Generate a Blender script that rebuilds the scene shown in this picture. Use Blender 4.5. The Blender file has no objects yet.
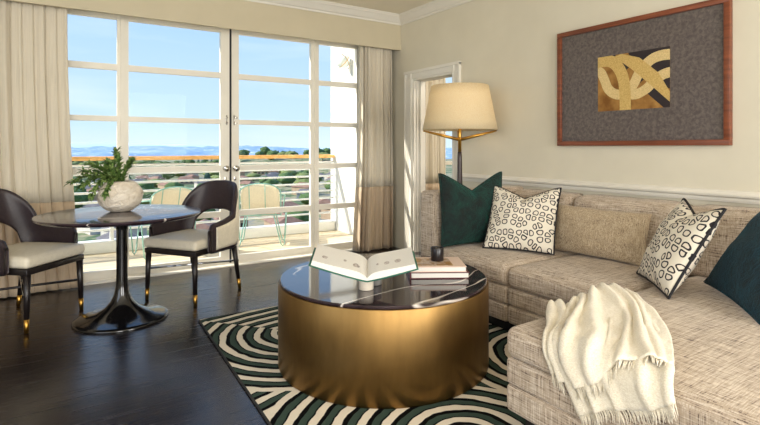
import bpy, bmesh, math, random
from mathutils import Vector, Matrix, noise
random.seed(7)
S = bpy.context.scene
C = S.collection
PI = math.pi
R = math.radians

# ------------------------------------------------------------ camera, world, sun, exposure
cam = bpy.data.cameras.new('camera'); camo = bpy.data.objects.new('camera', cam); C.objects.link(camo)
cam.sensor_width = 36; cam.lens = 24; cam.shift_y = -65/760; cam.clip_end = 30000; cam.clip_start = .05
camo.location = (0, 0, 1.2); camo.rotation_euler = (R(90), 0, R(-33.1))
S.camera = camo
S.view_settings.view_transform = 'Standard'; S.view_settings.look = 'None'
S.view_settings.gamma = 1; S.view_settings.use_curve_mapping = False
S.view_settings.exposure = 0.3

def lin(c):
    return tuple(((v/255)/12.92 if v <= 10 else ((v/255+.055)/1.055)**2.4) for v in c)

W = bpy.data.worlds.new('sky'); S.world = W; W.use_nodes = True
nt = W.node_tree; N = nt.nodes; L = nt.links
for n in list(N): N.remove(n)
out = N.new('ShaderNodeOutputWorld'); bg = N.new('ShaderNodeBackground'); bg.inputs[1].default_value = 1.06
tc = N.new('ShaderNodeTexCoord'); sp = N.new('ShaderNodeSeparateXYZ'); rp = N.new('ShaderNodeValToRGB')
L.new(tc.outputs['Generated'], sp.inputs[0]); L.new(sp.outputs['Z'], rp.inputs[0])
el = rp.color_ramp.elements
el[0].position = 0.0; el[0].color = (*lin((214, 230, 240)), 1)
el[1].position = 1.0; el[1].color = (*lin((120, 170, 235)), 1)
for p, c in ((.04, (196, 222, 240)), (.13, (184, 213, 244)), (.28, (162, 199, 244)), (.5, (142, 184, 240))):
    e = el.new(p); e.color = (*lin(c), 1)
cn = N.new('ShaderNodeTexNoise'); cn.inputs['Scale'].default_value = 3.2; cn.inputs['Detail'].default_value = 6
cm = N.new('ShaderNodeMapping'); cm.inputs['Scale'].default_value = (1, 1, 5.5)
L.new(tc.outputs['Generated'], cm.inputs[0]); L.new(cm.outputs[0], cn.inputs[0])
cr = N.new('ShaderNodeValToRGB'); cr.color_ramp.elements[0].position = .5; cr.color_ramp.elements[1].position = .78
cr.color_ramp.elements[1].color = (.3, .3, .3, 1)
L.new(cn.outputs[0], cr.inputs[0])
mx = N.new('ShaderNodeMix'); mx.data_type = 'RGBA'
L.new(cr.outputs[0], mx.inputs[0]); L.new(rp.outputs[0], mx.inputs[6]); mx.inputs[7].default_value = (.93, .96, 1, 1)
L.new(mx.outputs[2], bg.inputs[0]); L.new(bg.outputs[0], out.inputs[0])

sun = bpy.data.lights.new('sun', 'SUN'); sun.energy = 6; sun.angle = R(.6); sun.color = (1, .93, .82)
suno = bpy.data.objects.new('sun', sun); C.objects.link(suno)
suno.rotation_euler = Vector((.80, -.30, -.62)).to_track_quat('-Z', 'Y').to_euler()

def area(name, loc, rot, sx, sy, power, col):
    l = bpy.data.lights.new(name, 'AREA'); l.shape = 'RECTANGLE'; l.size = sx; l.size_y = sy; l.energy = power; l.color = col
    o = bpy.data.objects.new(name, l); C.objects.link(o); o.location = loc; o.rotation_euler = rot
    return o
# added fill lights at made-up openings behind the camera and in the left wall
area('rear_fill_light', (-.75, -2.28, 1.45), (R(90), 0, 0), 1.4, 2.0, 100, (1, .972, .92))
area('rear_fill_light', (2.05, -2.28, 1.45), (R(90), 0, 0), 1.4, 2.0, 100, (1, .972, .92))
area('side_fill_light', (-2.3, 1.2, 1.5), (R(90), 0, R(-90)), 3.0, 1.9, 28, (1, .97, .92))

area('adjoining_room_fill_light', (4.7, 3.6, 2.7), (0, 0, 0), .5, .5, 45, (1, .93, .84))  # added fill to brighten the adjoining room, no lamp seen there

# ------------------------------------------------------------ object helpers
def tag(o, label=None, cat=None, group=None, kind=None):
    if label: o['label'] = label
    if cat: o['category'] = cat
    if group: o['group'] = group
    if kind: o['kind'] = kind
    return o
def empty(name, loc, rz=0):
    o = bpy.data.objects.new(name, None); C.objects.link(o); o.location = loc; o.rotation_euler = (0, 0, rz)
    o.empty_display_size = .1
    return o
def root_off(p):
    while p is not None and p.parent is not None: p = p.parent
    return Vector(p.location) if p is not None else Vector((0, 0, 0))
def mk(name, vf, mat, parent=None, smooth=True, world=False, flat_angle=None):
    """mesh object out of (verts, faces[, face material ids])"""
    v, f = vf[0], vf[1]
    me = bpy.data.meshes.new(name)
    if world and parent is not None:
        off = root_off(parent); v = [Vector(p)-off for p in v]
    me.from_pydata([tuple(p) for p in v], [], f)
    for m in (mat if isinstance(mat, (list, tuple)) else [mat]): me.materials.append(m)
    if len(vf) > 2:
        for i, p in enumerate(me.polygons): p.material_index = vf[2][i]
    if smooth: me.polygons.foreach_set('use_smooth', [True]*len(me.polygons))
    me.update()
    if smooth and flat_angle: me.set_sharp_from_angle(angle=R(flat_angle))
    o = bpy.data.objects.new(name, me); C.objects.link(o)
    if parent is not None: o.parent = parent
    return o
def join(*parts):
    V, Fc = [], []
    for p in parts:
        n = len(V); V += [Vector(q) for q in p[0]]; Fc += [tuple(i+n for i in f) for f in p[1]]
    return V, Fc
def xf(p, M): return [M @ Vector(q) for q in p[0]], p[1]
def box(x0, x1, y0, y1, z0, z1):
    v = [(x, y, z) for x in (x0, x1) for y in (y0, y1) for z in (z0, z1)]
    return v, [(0, 1, 3, 2), (4, 6, 7, 5), (0, 4, 5, 1), (2, 3, 7, 6), (0, 2, 6, 4), (1, 5, 7, 3)]
def rbox(x0, x1, y0, y1, z0, z1, r, n=4, mid=6, fn=None):
    """rounded box with interior vertices; fn(p, u, v, w) may push each vertex"""
    def samples(a, b):
        s = [a + r*(1-math.cos(PI/2*i/n)) for i in range(n)]
        s += [a+r+(b-a-2*r)*i/mid for i in range(mid+1)]
        s += [b - r*(1-math.cos(PI/2*i/n)) for i in range(n-1, -1, -1)]
        return s
    X, Y, Z = samples(x0, x1), samples(y0, y1), samples(z0, z1)
    V, key, Fc = [], {}, []
    def vid(p):
        k = tuple(round(c, 5) for c in p)
        if k not in key:
            c = Vector((min(max(p[0], x0+r), x1-r), min(max(p[1], y0+r), y1-r), min(max(p[2], z0+r), z1-r)))
            d = Vector(p)-c
            q = c + d.normalized()*r if d.length > 1e-6 else Vector(p)
            if fn: q = fn(q, 2*(p[0]-x0)/(x1-x0)-1, 2*(p[1]-y0)/(y1-y0)-1, 2*(p[2]-z0)/(z1-z0)-1)
            key[k] = len(V); V.append(q)
        return key[k]
    def face(A, B, f, flip):
        for i in range(len(A)-1):
            for j in range(len(B)-1):
                q = [vid(f(A[i], B[j])), vid(f(A[i+1], B[j])), vid(f(A[i+1], B[j+1])), vid(f(A[i], B[j+1]))]
                Fc.append(tuple(reversed(q)) if flip else tuple(q))
    face(X, Y, lambda a, b: (a, b, z1), False); face(X, Y, lambda a, b: (a, b, z0), True)
    face(Y, Z, lambda a, b: (x1, a, b), False); face(Y, Z, lambda a, b: (x0, a, b), True)
    face(Z, X, lambda a, b: (b, y1, a), False); face(Z, X, lambda a, b: (b, y0, a), True)
    return V, Fc
def bbox(x0, x1, y0, y1, z0, z1, r=.006): return rbox(x0, x1, y0, y1, z0, z1, r, 2, 1)
def lathe(prof, n=48, c=(0, 0, 0)):
    V, Fc = [], []
    for r, z in prof:
        for i in range(n):
            a = 2*PI*i/n; V.append(Vector((c[0]+max(r, 1e-4)*math.cos(a), c[1]+max(r, 1e-4)*math.sin(a), c[2]+z)))
    for k in range(len(prof)-1):
        for i in range(n):
            j = (i+1) % n; Fc.append((k*n+i, k*n+j, (k+1)*n+j, (k+1)*n+i))
    Fc.append(tuple(reversed(range(n)))); Fc.append(tuple((len(prof)-1)*n+i for i in range(n)))
    return V, Fc
def tube(pts, rad, n=8, closed=False):
    pts = [Vector(p) for p in pts]; m = len(pts); V, Fc = [], []
    up = None
    for i, p in enumerate(pts):
        a = pts[(i-1) % m] if (closed or i > 0) else p
        b = pts[(i+1) % m] if (closed or i < m-1) else p
        t = (b-a).normalized()
        if up is None:
            up = Vector((0, 0, 1)) if abs(t.z) < .9 else Vector((1, 0, 0))
        s = t.cross(up)
        if s.length < 1e-5: s = t.cross(Vector((1, 0, 0)))
        s.normalize(); up = s.cross(t).normalized()
        r = rad[i] if isinstance(rad, (list, tuple)) else rad
        for k in range(n):
            th = 2*PI*k/n; V.append(p + s*math.cos(th)*r + up*math.sin(th)*r)
    for i in range(m if closed else m-1):
        for k in range(n):
            l = (k+1) % n; j = (i+1) % m
            Fc.append((i*n+k, i*n+l, j*n+l, j*n+k))
    if not closed: Fc += [tuple(reversed(range(n))), tuple((m-1)*n+k for k in range(n))]
    return V, Fc
def grid(fn, nu, nv):
    V = [Vector(fn(i/nu, j/nv)) for j in range(nv+1) for i in range(nu+1)]
    Fc = [(j*(nu+1)+i, j*(nu+1)+i+1, (j+1)*(nu+1)+i+1, (j+1)*(nu+1)+i) for j in range(nv) for i in range(nu)]
    return V, Fc
def shell(fn, nu, nv, th):
    """grid given real thickness; fn gives points, offset along its normals"""
    V, Fc = grid(fn, nu, nv); n = len(V); nor = [Vector((0, 0, 0)) for _ in V]
    for f in Fc:
        c = (V[f[2]]-V[f[0]]).cross(V[f[3]]-V[f[1]])
        for i in f: nor[i] += c
    B = [v - (k.normalized()*th if k.length > 0 else k) for v, k in zip(V, nor)]
    F2 = [tuple(reversed([i+n for i in f])) for f in Fc]
    edge = [j*(nu+1) for j in range(nv, -1, -1)] + list(range(1, nu+1)) + [j*(nu+1)+nu for j in range(1, nv+1)] + [nv*(nu+1)+i for i in range(nu-1, 0, -1)]
    E2 = [(edge[(k+1) % len(edge)], edge[k], edge[k]+n, edge[(k+1) % len(edge)]+n) for k in range(len(edge))]
    return V+B, Fc+F2+E2
def extrude_poly(poly, y0, y1):
    """poly in (x,z) ccw seen from -y, extruded from y0 to y1"""
    n = len(poly)
    V = [(x, y0, z) for x, z in poly] + [(x, y1, z) for x, z in poly]
    Fc = [tuple(range(n)), tuple(reversed(range(n, 2*n)))] + [((i+1) % n, i, i+n, (i+1) % n+n) for i in range(n)]
    return V, Fc
def sm(a, b, t):
    t = min(max((t-a)/(b-a), 0), 1); return t*t*(3-2*t)
def copy_tree(o, parent=None):
    c = o.copy(); C.objects.link(c)
    if parent is not None: c.parent = parent
    for ch in [q for q in bpy.data.objects if q.parent == o]: copy_tree(ch, c)
    return c

# ------------------------------------------------------------ material helpers
class MT:
    def __init__(s, name, col=(200, 200, 200), rough=.6, metal=0, **kw):
        s.m = bpy.data.materials.new(name); s.m.use_nodes = True; s.t = s.m.node_tree
        s.b = s.t.nodes['Principled BSDF']; s.out = s.t.nodes['Material Output']
        s.b.inputs['Base Color'].default_value = (*lin(col), 1); s.b.inputs['Roughness'].default_value = rough
        s.b.inputs['Metallic'].default_value = metal
        for k, v in kw.items(): s.b.inputs[k.replace('_', ' ')].default_value = v
    def n(s, t, **kw):
        o = s.t.nodes.new(t)
        for k, v in kw.items(): setattr(o, k, v)
        return o
    def l(s, a, b): s.t.links.new(a, b)
    def coord(s, scale=(1, 1, 1), rot=(0, 0, 0), kind='Object', loc=(0, 0, 0)):
        a = s.n('ShaderNodeTexCoord'); b = s.n('ShaderNodeMapping')
        b.inputs['Scale'].default_value = scale; b.inputs['Rotation'].default_value = rot; b.inputs['Location'].default_value = loc
        s.l(a.outputs[kind], b.inputs[0]); return b.outputs[0]
    def noise(s, vec, scale=5, detail=3, rough=.5, dist=0):
        a = s.n('ShaderNodeTexNoise'); a.inputs['Scale'].default_value = scale; a.inputs['Detail'].default_value = detail
        a.inputs['Roughness'].default_value = rough; a.inputs['Distortion'].default_value = dist
        s.l(vec, a.inputs['Vector']); return a.outputs[0]
    def ramp(s, fac, stops, interp='LINEAR'):
        a = s.n('ShaderNodeValToRGB'); e = a.color_ramp.elements; a.color_ramp.interpolation = interp
        e[0].position = stops[0][0]; e[0].color = (*lin(stops[0][1]), 1)
        e[1].position = stops[-1][0]; e[1].color = (*lin(stops[-1][1]), 1)
        for p, c in stops[1:-1]:
            q = e.new(p); q.color = (*lin(c), 1)
        s.l(fac, a.inputs[0]); return a.outputs[0]
    def math(s, op, a, b=None, c=None, clamp=False):
        o = s.n('ShaderNodeMath', operation=op, use_clamp=clamp)
        for i, v in enumerate((a, b, c)):
            if v is None: continue
            if isinstance(v, (int, float)): o.inputs[i].default_value = v
            else: s.l(v, o.inputs[i])
        return o.outputs[0]
    def mix(s, fac, a, b, blend='MIX'):
        o = s.n('ShaderNodeMix', data_type='RGBA', blend_type=blend)
        for i, v in ((0, fac), (6, a), (7, b)):
            if isinstance(v, (int, float)): o.inputs[i].default_value = v
            elif isinstance(v, tuple): o.inputs[i].default_value = (*lin(v), 1)
            else: s.l(v, o.inputs[i])
        return o.outputs[2]
    def col(s, x): s.l(x, s.b.inputs['Base Color']); return s
    def bump(s, h, strength=.3, dist=.01):
        o = s.n('ShaderNodeBump'); o.inputs['Strength'].default_value = strength; o.inputs['Distance'].default_value = dist
        s.l(h, o.inputs['Height']); s.l(o.outputs[0], s.b.inputs['Normal']); return s

def simple(name, col, rough=.6, metal=0, var=6, nscale=20, bump=0, **kw):
    t = MT(name, col, rough, metal, **kw)
    n = t.noise(t.coord(), nscale, 4)
    lo = tuple(max(0, c-var) for c in col); hi = tuple(min(255, c+var) for c in col)
    t.col(t.ramp(n, [(.3, lo), (.7, hi)]))
    if bump: t.bump(n, bump, .004)
    return t.m

def tweed(name, base, dark, light, sc=1.0):
    t = MT(name, base, .95); t.b.inputs['Sheen Weight'].default_value = .15
    hi, lo = 210*sc, 8*sc
    a = t.noise(t.coord((lo, hi, hi)), 1, 2, .7); b = t.noise(t.coord((hi, lo, hi)), 1, 2, .7)
    c = t.noise(t.coord((hi, hi, lo)), 1, 2, .7); g = t.noise(t.coord(), 70*sc, 3); big = t.noise(t.coord(), 3, 2)
    ge = t.n('ShaderNodeNewGeometry'); sx_ = t.n('ShaderNodeSeparateXYZ'); t.l(ge.outputs['True Normal'], sx_.inputs[0])
    ws = [t.math('SUBTRACT', 1, t.math('ABSOLUTE', sx_.outputs[k])) for k in range(3)]
    num = t.math('ADD', t.math('ADD', t.math('MULTIPLY', a, ws[0]), t.math('MULTIPLY', b, ws[1])), t.math('MULTIPLY', c, ws[2]))
    s1 = t.math('DIVIDE', num, t.math('ADD', t.math('ADD', ws[0], ws[1]), ws[2]))
    s1 = t.math('ADD', s1, t.math('MULTIPLY', t.math('SUBTRACT', g, .5), .12))
    s1 = t.math('ADD', s1, t.math('MULTIPLY', t.math('SUBTRACT', big, .5), .06))
    t.col(t.ramp(s1, [(.38, dark), (.46, base), (.52, base), (.60, light)]))
    t.bump(s1, .5, .004)
    return t.m

M = {}
# walls: warm cream plaster
M['wall'] = simple('cream_wall_paint', (214, 207, 188), .75, var=3, nscale=3)
M['valance'] = simple('valance_paint', (200, 189, 162), .75, var=3, nscale=3)
M['ceiling'] = simple('ceiling_paint', (232, 223, 203), .8, var=2, nscale=2)
M['trim'] = simple('satin_trim_paint', (226, 221, 210), .4, var=2, nscale=5)
M['frame'] = simple('cream_window_paint', (236, 230, 216), .45, var=3, nscale=6)
M['outside_wall'] = simple('white_stucco', (240, 238, 232), .9, var=4, nscale=40, bump=.2)
M['rail_white'] = simple('white_rail_paint', (238, 238, 234), .45, var=2, nscale=9)
M['mint'] = simple('mint_wire_enamel', (140, 186, 172), .4, var=4)
M['sling'] = simple('beige_sling_fabric', (236, 222, 196), .9, var=8, nscale=80)
M['black_metal'] = simple('gloss_black_metal', (14, 13, 14), .16, var=3, Coat_Weight=.5)
M['dark_wood'] = simple('ebonised_wood', (30, 24, 23), .35, var=5)
M['brown_leather'] = simple('dark_aubergine_leather', (46, 35, 40), .42, var=5, nscale=60, bump=.15)
M['cream_leather'] = simple('cream_leather', (226, 216, 194), .45, var=5, nscale=40, bump=.1)
M['brass'] = simple('brass_metal', (196, 150, 70), .3, 1, var=8)
M['chrome'] = simple('chrome_metal', (210, 215, 222), .12, 1, var=3)
M['nickel'] = simple('brushed_nickel', (205, 202, 196), .25, 1, var=5)
M['dark_gap'] = simple('dark_rubber_seal', (34, 32, 34), .7, var=3)
M['wood_rail'] = simple('orange_teak_rail', (238, 178, 104), .5, var=14, nscale=14)
M['wax'] = simple('cream_candle_wax', (240, 224, 190), .5, var=3)
M['black_glass'] = simple('matte_black_glass', (26, 21, 24), .3, var=3)
M['page'] = simple('book_page_paper', (226, 222, 214), .8, var=4, nscale=300)
M['green_cover'] = simple('green_cloth_cover', (36, 96, 78), .7, var=6)
M['maroon'] = simple('maroon_cover', (96, 42, 46), .5, var=6)
M['pink_cover'] = simple('pale_pink_cover', (232, 206, 190), .5, var=4)
M['marble_white'] = simple('cream_marble', (220, 208, 190), .3, var=14, nscale=18)
M['grey_stone'] = simple('grey_stone', (120, 116, 112), .3, var=14, nscale=18)
M['pole_wood'] = simple('dark_lamp_wood', (58, 44, 44), .35, var=6)
M['bark'] = simple('twig_bark', (96, 70, 44), .8, var=12)
M['plinth'] = simple('dark_plinth', (26, 22, 22), .5, var=3)
M['seal'] = M['dark_gap']

t = MT('vase_plaster', (226, 214, 196), .8)
v = t.noise(t.coord((1, 1, 1.5), (0, .6, 0)), 16, 3, .6, 1.0)
t.col(t.ramp(v, [(.35, (210, 196, 176)), (.65, (232, 222, 206))])); t.bump(v, 1.0, .025); M['vase'] = t.m

t = MT('leaf_green', (70, 98, 44), .5); v = t.noise(t.coord(), 45, 2)
t.col(t.ramp(v, [(.32, (52, 80, 36)), (.5, (88, 118, 54)), (.68, (150, 168, 98))])); M['leaf'] = t.m

# floor planks, near black, satin
t = MT('dark_oak_floor', (30, 24, 26), .3)
br = t.n('ShaderNodeTexBrick'); br.inputs['Scale'].default_value = 1
br.inputs['Brick Width'].default_value = 1.3; br.inputs['Row Height'].default_value = .085; br.inputs['Mortar Size'].default_value = .0016
br.inputs['Color1'].default_value = (.2, .2, .2, 1); br.inputs['Color2'].default_value = (.8, .8, .8, 1); br.inputs['Mortar'].default_value = (0, 0, 0, 1)
br.offset = .37
t.l(t.coord(), br.inputs['Vector'])
g = t.noise(t.coord((2, 55, 2)), 1, 5, .6, .6)
pl = t.math('ADD', t.math('MULTIPLY', br.outputs[0], .5), t.math('MULTIPLY', g, .5))
t.col(t.ramp(pl, [(.1, (12, 9, 9)), (.35, (22, 17, 18)), (.75, (42, 33, 33))]))
t.l(t.math('ADD', t.math('MULTIPLY', g, .25), .12), t.b.inputs['Roughness']); t.b.inputs['IOR'].default_value = 1.6
t.bump(t.math('ADD', t.math('MULTIPLY', g, .6), t.math('MULTIPLY', br.outputs[1], -1.0)), .35, .003)
M['floor'] = t.m

# polished dark stone with white veins
def stone(name, sc, seedloc, base=(44, 32, 36), rg=.06):
    t = MT(name, base, rg, Coat_Weight=.25, Coat_Roughness=rg)
    n1 = t.noise(t.coord((1, 2.2, 1), (0, 0, .5), loc=seedloc), sc, 1.2, .4, .25)
    d = t.math('ABSOLUTE', t.math('SUBTRACT', n1, .5))
    vein = t.ramp(d, [(0, (255, 255, 255)), (.004, (210, 210, 210)), (.008, (0, 0, 0))])
    n2 = t.noise(t.coord(), 9, 5)
    mask = t.ramp(t.noise(t.coord(loc=(3, 1, 0)), 2.3, 1), [(.34, (0, 0, 0)), (.46, (255, 255, 255))])
    body = t.ramp(n2, [(.3, tuple(c-10 for c in base)), (.7, tuple(c+10 for c in base))])
    t.col(t.mix(t.math('MULTIPLY', vein, mask), body, (226, 216, 206))); return t.m
M['stone_dining'] = stone('dark_marble_dining', 1.7, (2.3, .4, 0), (52, 38, 46), .15)
M['stone_coffee'] = stone('dark_marble_coffee', 1.3, (5.1, 2.2, 0), (50, 38, 42))

t = MT('aged_brass_drum', (132, 104, 62), .4, 1); v = t.noise(t.coord((1, 1, .35)), 5, 4, .6)
t.col(t.ramp(v, [(.3, (122, 94, 54)), (.7, (152, 120, 72))]))
t.l(t.math('ADD', t.math('MULTIPLY', t.noise(t.coord((60, 60, 2)), 1, 2), .14), .33), t.b.inputs['Roughness'])
t.b.inputs['Anisotropic'].default_value = .4; M['drum'] = t.m

M['tweed'] = tweed('oatmeal_tweed', (182, 164, 144), (92, 74, 64), (216, 203, 186))
M['tweed_pillow'] = tweed('sand_tweed', (176, 156, 128), (92, 72, 54), (206, 190, 164), 1.1)

def velvet(name, a, b):
    t = MT(name, a, .75); t.b.inputs['Sheen Weight'].default_value = .35; t.b.inputs['Sheen Roughness'].default_value = .3
    t.b.inputs['Sheen Tint'].default_value = (*lin(tuple(min(255, c*3+20) for c in b)), 1)
    n1 = t.noise(t.coord(), 9, 6, .65, .8)
    t.col(t.ramp(n1, [(.38, a), (.52, tuple((p+q)//2 for p, q in zip(a, b))), (.64, b)])); t.bump(t.noise(t.coord(), 16, 6, .75, 1.2), .9, .03); return t.m
M['velvet_green'] = velvet('emerald_velvet', (0, 7, 8), (5, 50, 43))
M['velvet_teal'] = velvet('teal_velvet', (0, 7, 12), (5, 44, 56))

def pebble(name, sc=20):
    t = MT(name, (228, 218, 202), .85)
    co = t.coord(); wob = t.n('ShaderNodeVectorMath', operation='ADD')
    nz = t.n('ShaderNodeTexNoise'); nz.inputs['Scale'].default_value = 14; t.l(co, nz.inputs['Vector'])
    sc2 = t.n('ShaderNodeVectorMath', operation='SCALE'); sc2.inputs['Scale'].default_value = .02
    t.l(nz.outputs['Color'], sc2.inputs[0]); t.l(co, wob.inputs[0]); t.l(sc2.outputs[0], wob.inputs[1])
    mp = t.n('ShaderNodeMapping'); mp.inputs['Rotation'].default_value = (R(90), 0, 0); t.l(wob.outputs[0], mp.inputs[0])
    vo = t.n('ShaderNodeTexVoronoi', feature='DISTANCE_TO_EDGE', voronoi_dimensions='2D'); vo.inputs['Scale'].default_value = sc; vo.inputs['Randomness'].default_value = .72
    t.l(mp.outputs[0], vo.inputs['Vector'])
    v1 = t.n('ShaderNodeTexVoronoi', feature='F1', voronoi_dimensions='2D'); v1.inputs['Scale'].default_value = sc; v1.inputs['Randomness'].default_value = .72
    t.l(mp.outputs[0], v1.inputs['Vector'])
    val = t.math('SMOOTH_MIN', vo.outputs['Distance'], t.math('SUBTRACT', .52, v1.outputs['Distance']), .16)
    ring = t.ramp(val, [(.0, (228, 220, 204)), (.075, (228, 220, 204)), (.09, (30, 26, 32)), (.21, (30, 26, 32)), (.225, (222, 212, 196)), (.4, (226, 216, 200))])
    t.col(ring); return t.m
M['pebble'] = pebble('pebble_print_linen')
M['piping_black'] = simple('black_piping', (20, 18, 24), .7, var=3)

t = MT('cream_wool_throw', (232, 221, 200), .95); t.b.inputs['Sheen Weight'].default_value = .3
v1 = t.noise(t.coord((90, 260, 260)), 1, 2); v2 = t.noise(t.coord((260, 90, 260)), 1, 2)
v = t.math('MULTIPLY', t.math('ADD', v1, v2), .5)
t.col(t.ramp(v, [(.35, (218, 206, 182)), (.65, (242, 234, 216))])); t.bump(v, .7, .004); M['throw'] = t.m

def curtain_mat(name, c):
    t = MT(name, c, .85)
    v = t.noise(t.coord((150, 150, 3)), 1, 2); lo = tuple(q-8 for q in c); hi = tuple(min(255, q+6) for q in c)
    t.col(t.ramp(v, [(.3, lo), (.7, hi)])); t.b.inputs['Sheen Weight'].default_value = .2
    tr = t.n('ShaderNodeBsdfTranslucent'); tr.inputs[0].default_value = (*lin(c), 1)
    ms = t.n('ShaderNodeMixShader'); ms.inputs[0].default_value = .22
    t.l(t.b.outputs[0], ms.inputs[1]); t.l(tr.outputs[0], ms.inputs[2]); t.l(ms.outputs[0], t.out.inputs[0]); return t.m
M['curtain'] = curtain_mat('ivory_curtain_linen', (234, 224, 204))
M['curtain_band'] = curtain_mat('taupe_curtain_band', (214, 192, 164))

t = MT('lamp_shade_linen', (246, 230, 196), .9)
v = t.noise(t.coord((120, 120, 200)), 1, 2); cc = t.ramp(v, [(.3, (240, 222, 184)), (.7, (250, 238, 208))]); t.col(cc)
tr = t.n('ShaderNodeBsdfTranslucent'); t.l(cc, tr.inputs[0]); ms = t.n('ShaderNodeMixShader'); ms.inputs[0].default_value = .45
t.l(t.b.outputs[0], ms.inputs[1]); t.l(tr.outputs[0], ms.inputs[2]); t.l(ms.outputs[0], t.out.inputs[0]); M['shade'] = t.m

t = MT('window_glass', (255, 255, 255), 0)
tp = t.n('ShaderNodeBsdfTransparent'); tp.inputs[0].default_value = (.97, .985, .985, 1); gl = t.n('ShaderNodeBsdfGlossy'); gl.inputs['Roughness'].default_value = .01
fr = t.n('ShaderNodeFresnel'); fr.inputs[0].default_value = 1.4
ms = t.n('ShaderNodeMixShader'); t.l(t.math('MULTIPLY', fr.outputs[0], .07), ms.inputs[0]); t.l(tp.outputs[0], ms.inputs[1]); t.l(gl.outputs[0], ms.inputs[2]); t.l(ms.outputs[0], t.out.inputs[0])
M['glass'] = t.m

t = MT('copper_wood_frame', (150, 78, 42), .35); v = t.noise(t.coord((3, 3, 40)), 1, 4)
t.col(t.ramp(v, [(.3, (98, 50, 30)), (.7, (136, 74, 46))])); M['picture_frame'] = t.m
t = MT('grey_mottled_mat', (104, 94, 90), .35, Coat_Weight=.25); v = t.noise(t.coord(), 42, 4, .6, .5)
t.col(t.ramp(v, [(.35, (76, 68, 67)), (.65, (108, 98, 94))])); M['mat'] = t.m
M['art_brown'] = simple('rust_brown_ground', (142, 98, 36), .6, var=26, nscale=14)
M['art_black'] = simple('black_ground', (36, 26, 30), .5, var=4)
M['art_gold'] = simple('gold_woven_band', (196, 164, 96), .55, var=18, nscale=180)
M['art_pale'] = simple('pale_gold_band', (210, 184, 128), .55, var=18, nscale=180)

t = MT('balcony_boards', (232, 214, 180), .7)
br = t.n('ShaderNodeTexBrick'); br.inputs['Brick Width'].default_value = 3; br.inputs['Row Height'].default_value = .14; br.inputs['Mortar Size'].default_value = .006
br.inputs['Scale'].default_value = 1
br.inputs['Color1'].default_value = (*lin((236, 220, 188)), 1); br.inputs['Color2'].default_value = (*lin((224, 204, 170)), 1); br.inputs['Mortar'].default_value = (*lin((170, 150, 120)), 1)
t.l(t.coord(), br.inputs['Vector']); t.col(br.outputs[0]); M['balcony'] = t.m

# rug: bands of concentric arcs, first circle that contains the point wins
t = MT('arc_pattern_rug', (220, 208, 190), .95); t.b.inputs['Specular IOR Level'].default_value = .1
geo = t.n('ShaderNodeNewGeometry'); pos = geo.outputs['Position']
nz = t.n('ShaderNodeTexNoise'); nz.inputs['Scale'].default_value = 9; nz.inputs['Detail'].default_value = 2; t.l(pos, nz.inputs['Vector'])
w1 = t.n('ShaderNodeVectorMath', operation='SCALE'); w1.inputs['Scale'].default_value = .03; t.l(nz.outputs['Color'], w1.inputs[0])
w2 = t.n('ShaderNodeVectorMath', operation='ADD'); t.l(pos, w2.inputs[0]); t.l(w1.outputs[0], w2.inputs[1])
circ = [((2.45, 1.90), .60, None), ((1.36, 3.04), .80, (.76, .65)), ((1.45, 1.55), .89, None), ((2.35, .85), 1.15, None), ((2.1, 2.9), .5, None)]
val = None
def cdist(c):
    d = t.n('ShaderNodeVectorMath', operation='DISTANCE'); fl = t.n('ShaderNodeVectorMath', operation='MULTIPLY'); fl.inputs[1].default_value = (1, 1, 0)
    t.l(w2.outputs[0], fl.inputs[0]); t.l(fl.outputs[0], d.inputs[0]); d.inputs[1].default_value = (c[0], c[1], 0); return d.outputs['Value']
PER = .104
base_d = t.math('ADD', cdist((1.9, -.4)), 0.02)
cur = base_d
for c, rad, ph in reversed(circ):
    d = cdist(c); inside = t.math('LESS_THAN', d, rad)
    if ph:
        dp = t.n('ShaderNodeVectorMath', operation='DOT_PRODUCT'); t.l(w2.outputs[0], dp.inputs[0]); dp.inputs[1].default_value = (ph[0], ph[1], 0)
        inside = t.math('MULTIPLY', inside, t.math('LESS_THAN', dp.outputs['Value'], ph[0]*c[0]+ph[1]*c[1]))
    # distance counted inwards from the rim so that every disc starts with a cream line
    e = t.math('SUBTRACT', 10*PER+rad, d)
    cur = t.math('ADD', t.math('MULTIPLY', inside, e), t.math('MULTIPLY', t.math('SUBTRACT', 1, inside), cur))
ph = t.math('FRACT', t.math('DIVIDE', cur, PER))
rc = t.ramp(ph, [(0, (222, 212, 194)), (.36, (222, 212, 194)), (.385, (6, 7, 8)), (.58, (6, 7, 8)), (.60, (60, 76, 68)), (.90, (54, 70, 62)), (.92, (12, 14, 15)), (.985, (12, 14, 15)), (1.0, (222, 212, 194))])
pile = t.noise(t.coord(), 260, 3)
t.col(t.mix(.15, rc, t.ramp(pile, [(.3, (0, 0, 0)), (.7, (255, 255, 255))]), 'SOFT_LIGHT'))
hgt = t.ramp(ph, [(0, (255, 255, 255)), (.36, (255, 255, 255)), (.4, (0, 0, 0)), (.5, (0, 0, 0)), (.56, (255, 255, 255)), (1, (255, 255, 255))])
t.bump(t.math('ADD', hgt, t.math('MULTIPLY', pile, .4)), .6, .006)
M['rug'] = t.m
M['rug_edge'] = simple('rug_binding', (40, 40, 40), .9, var=6)

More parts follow.
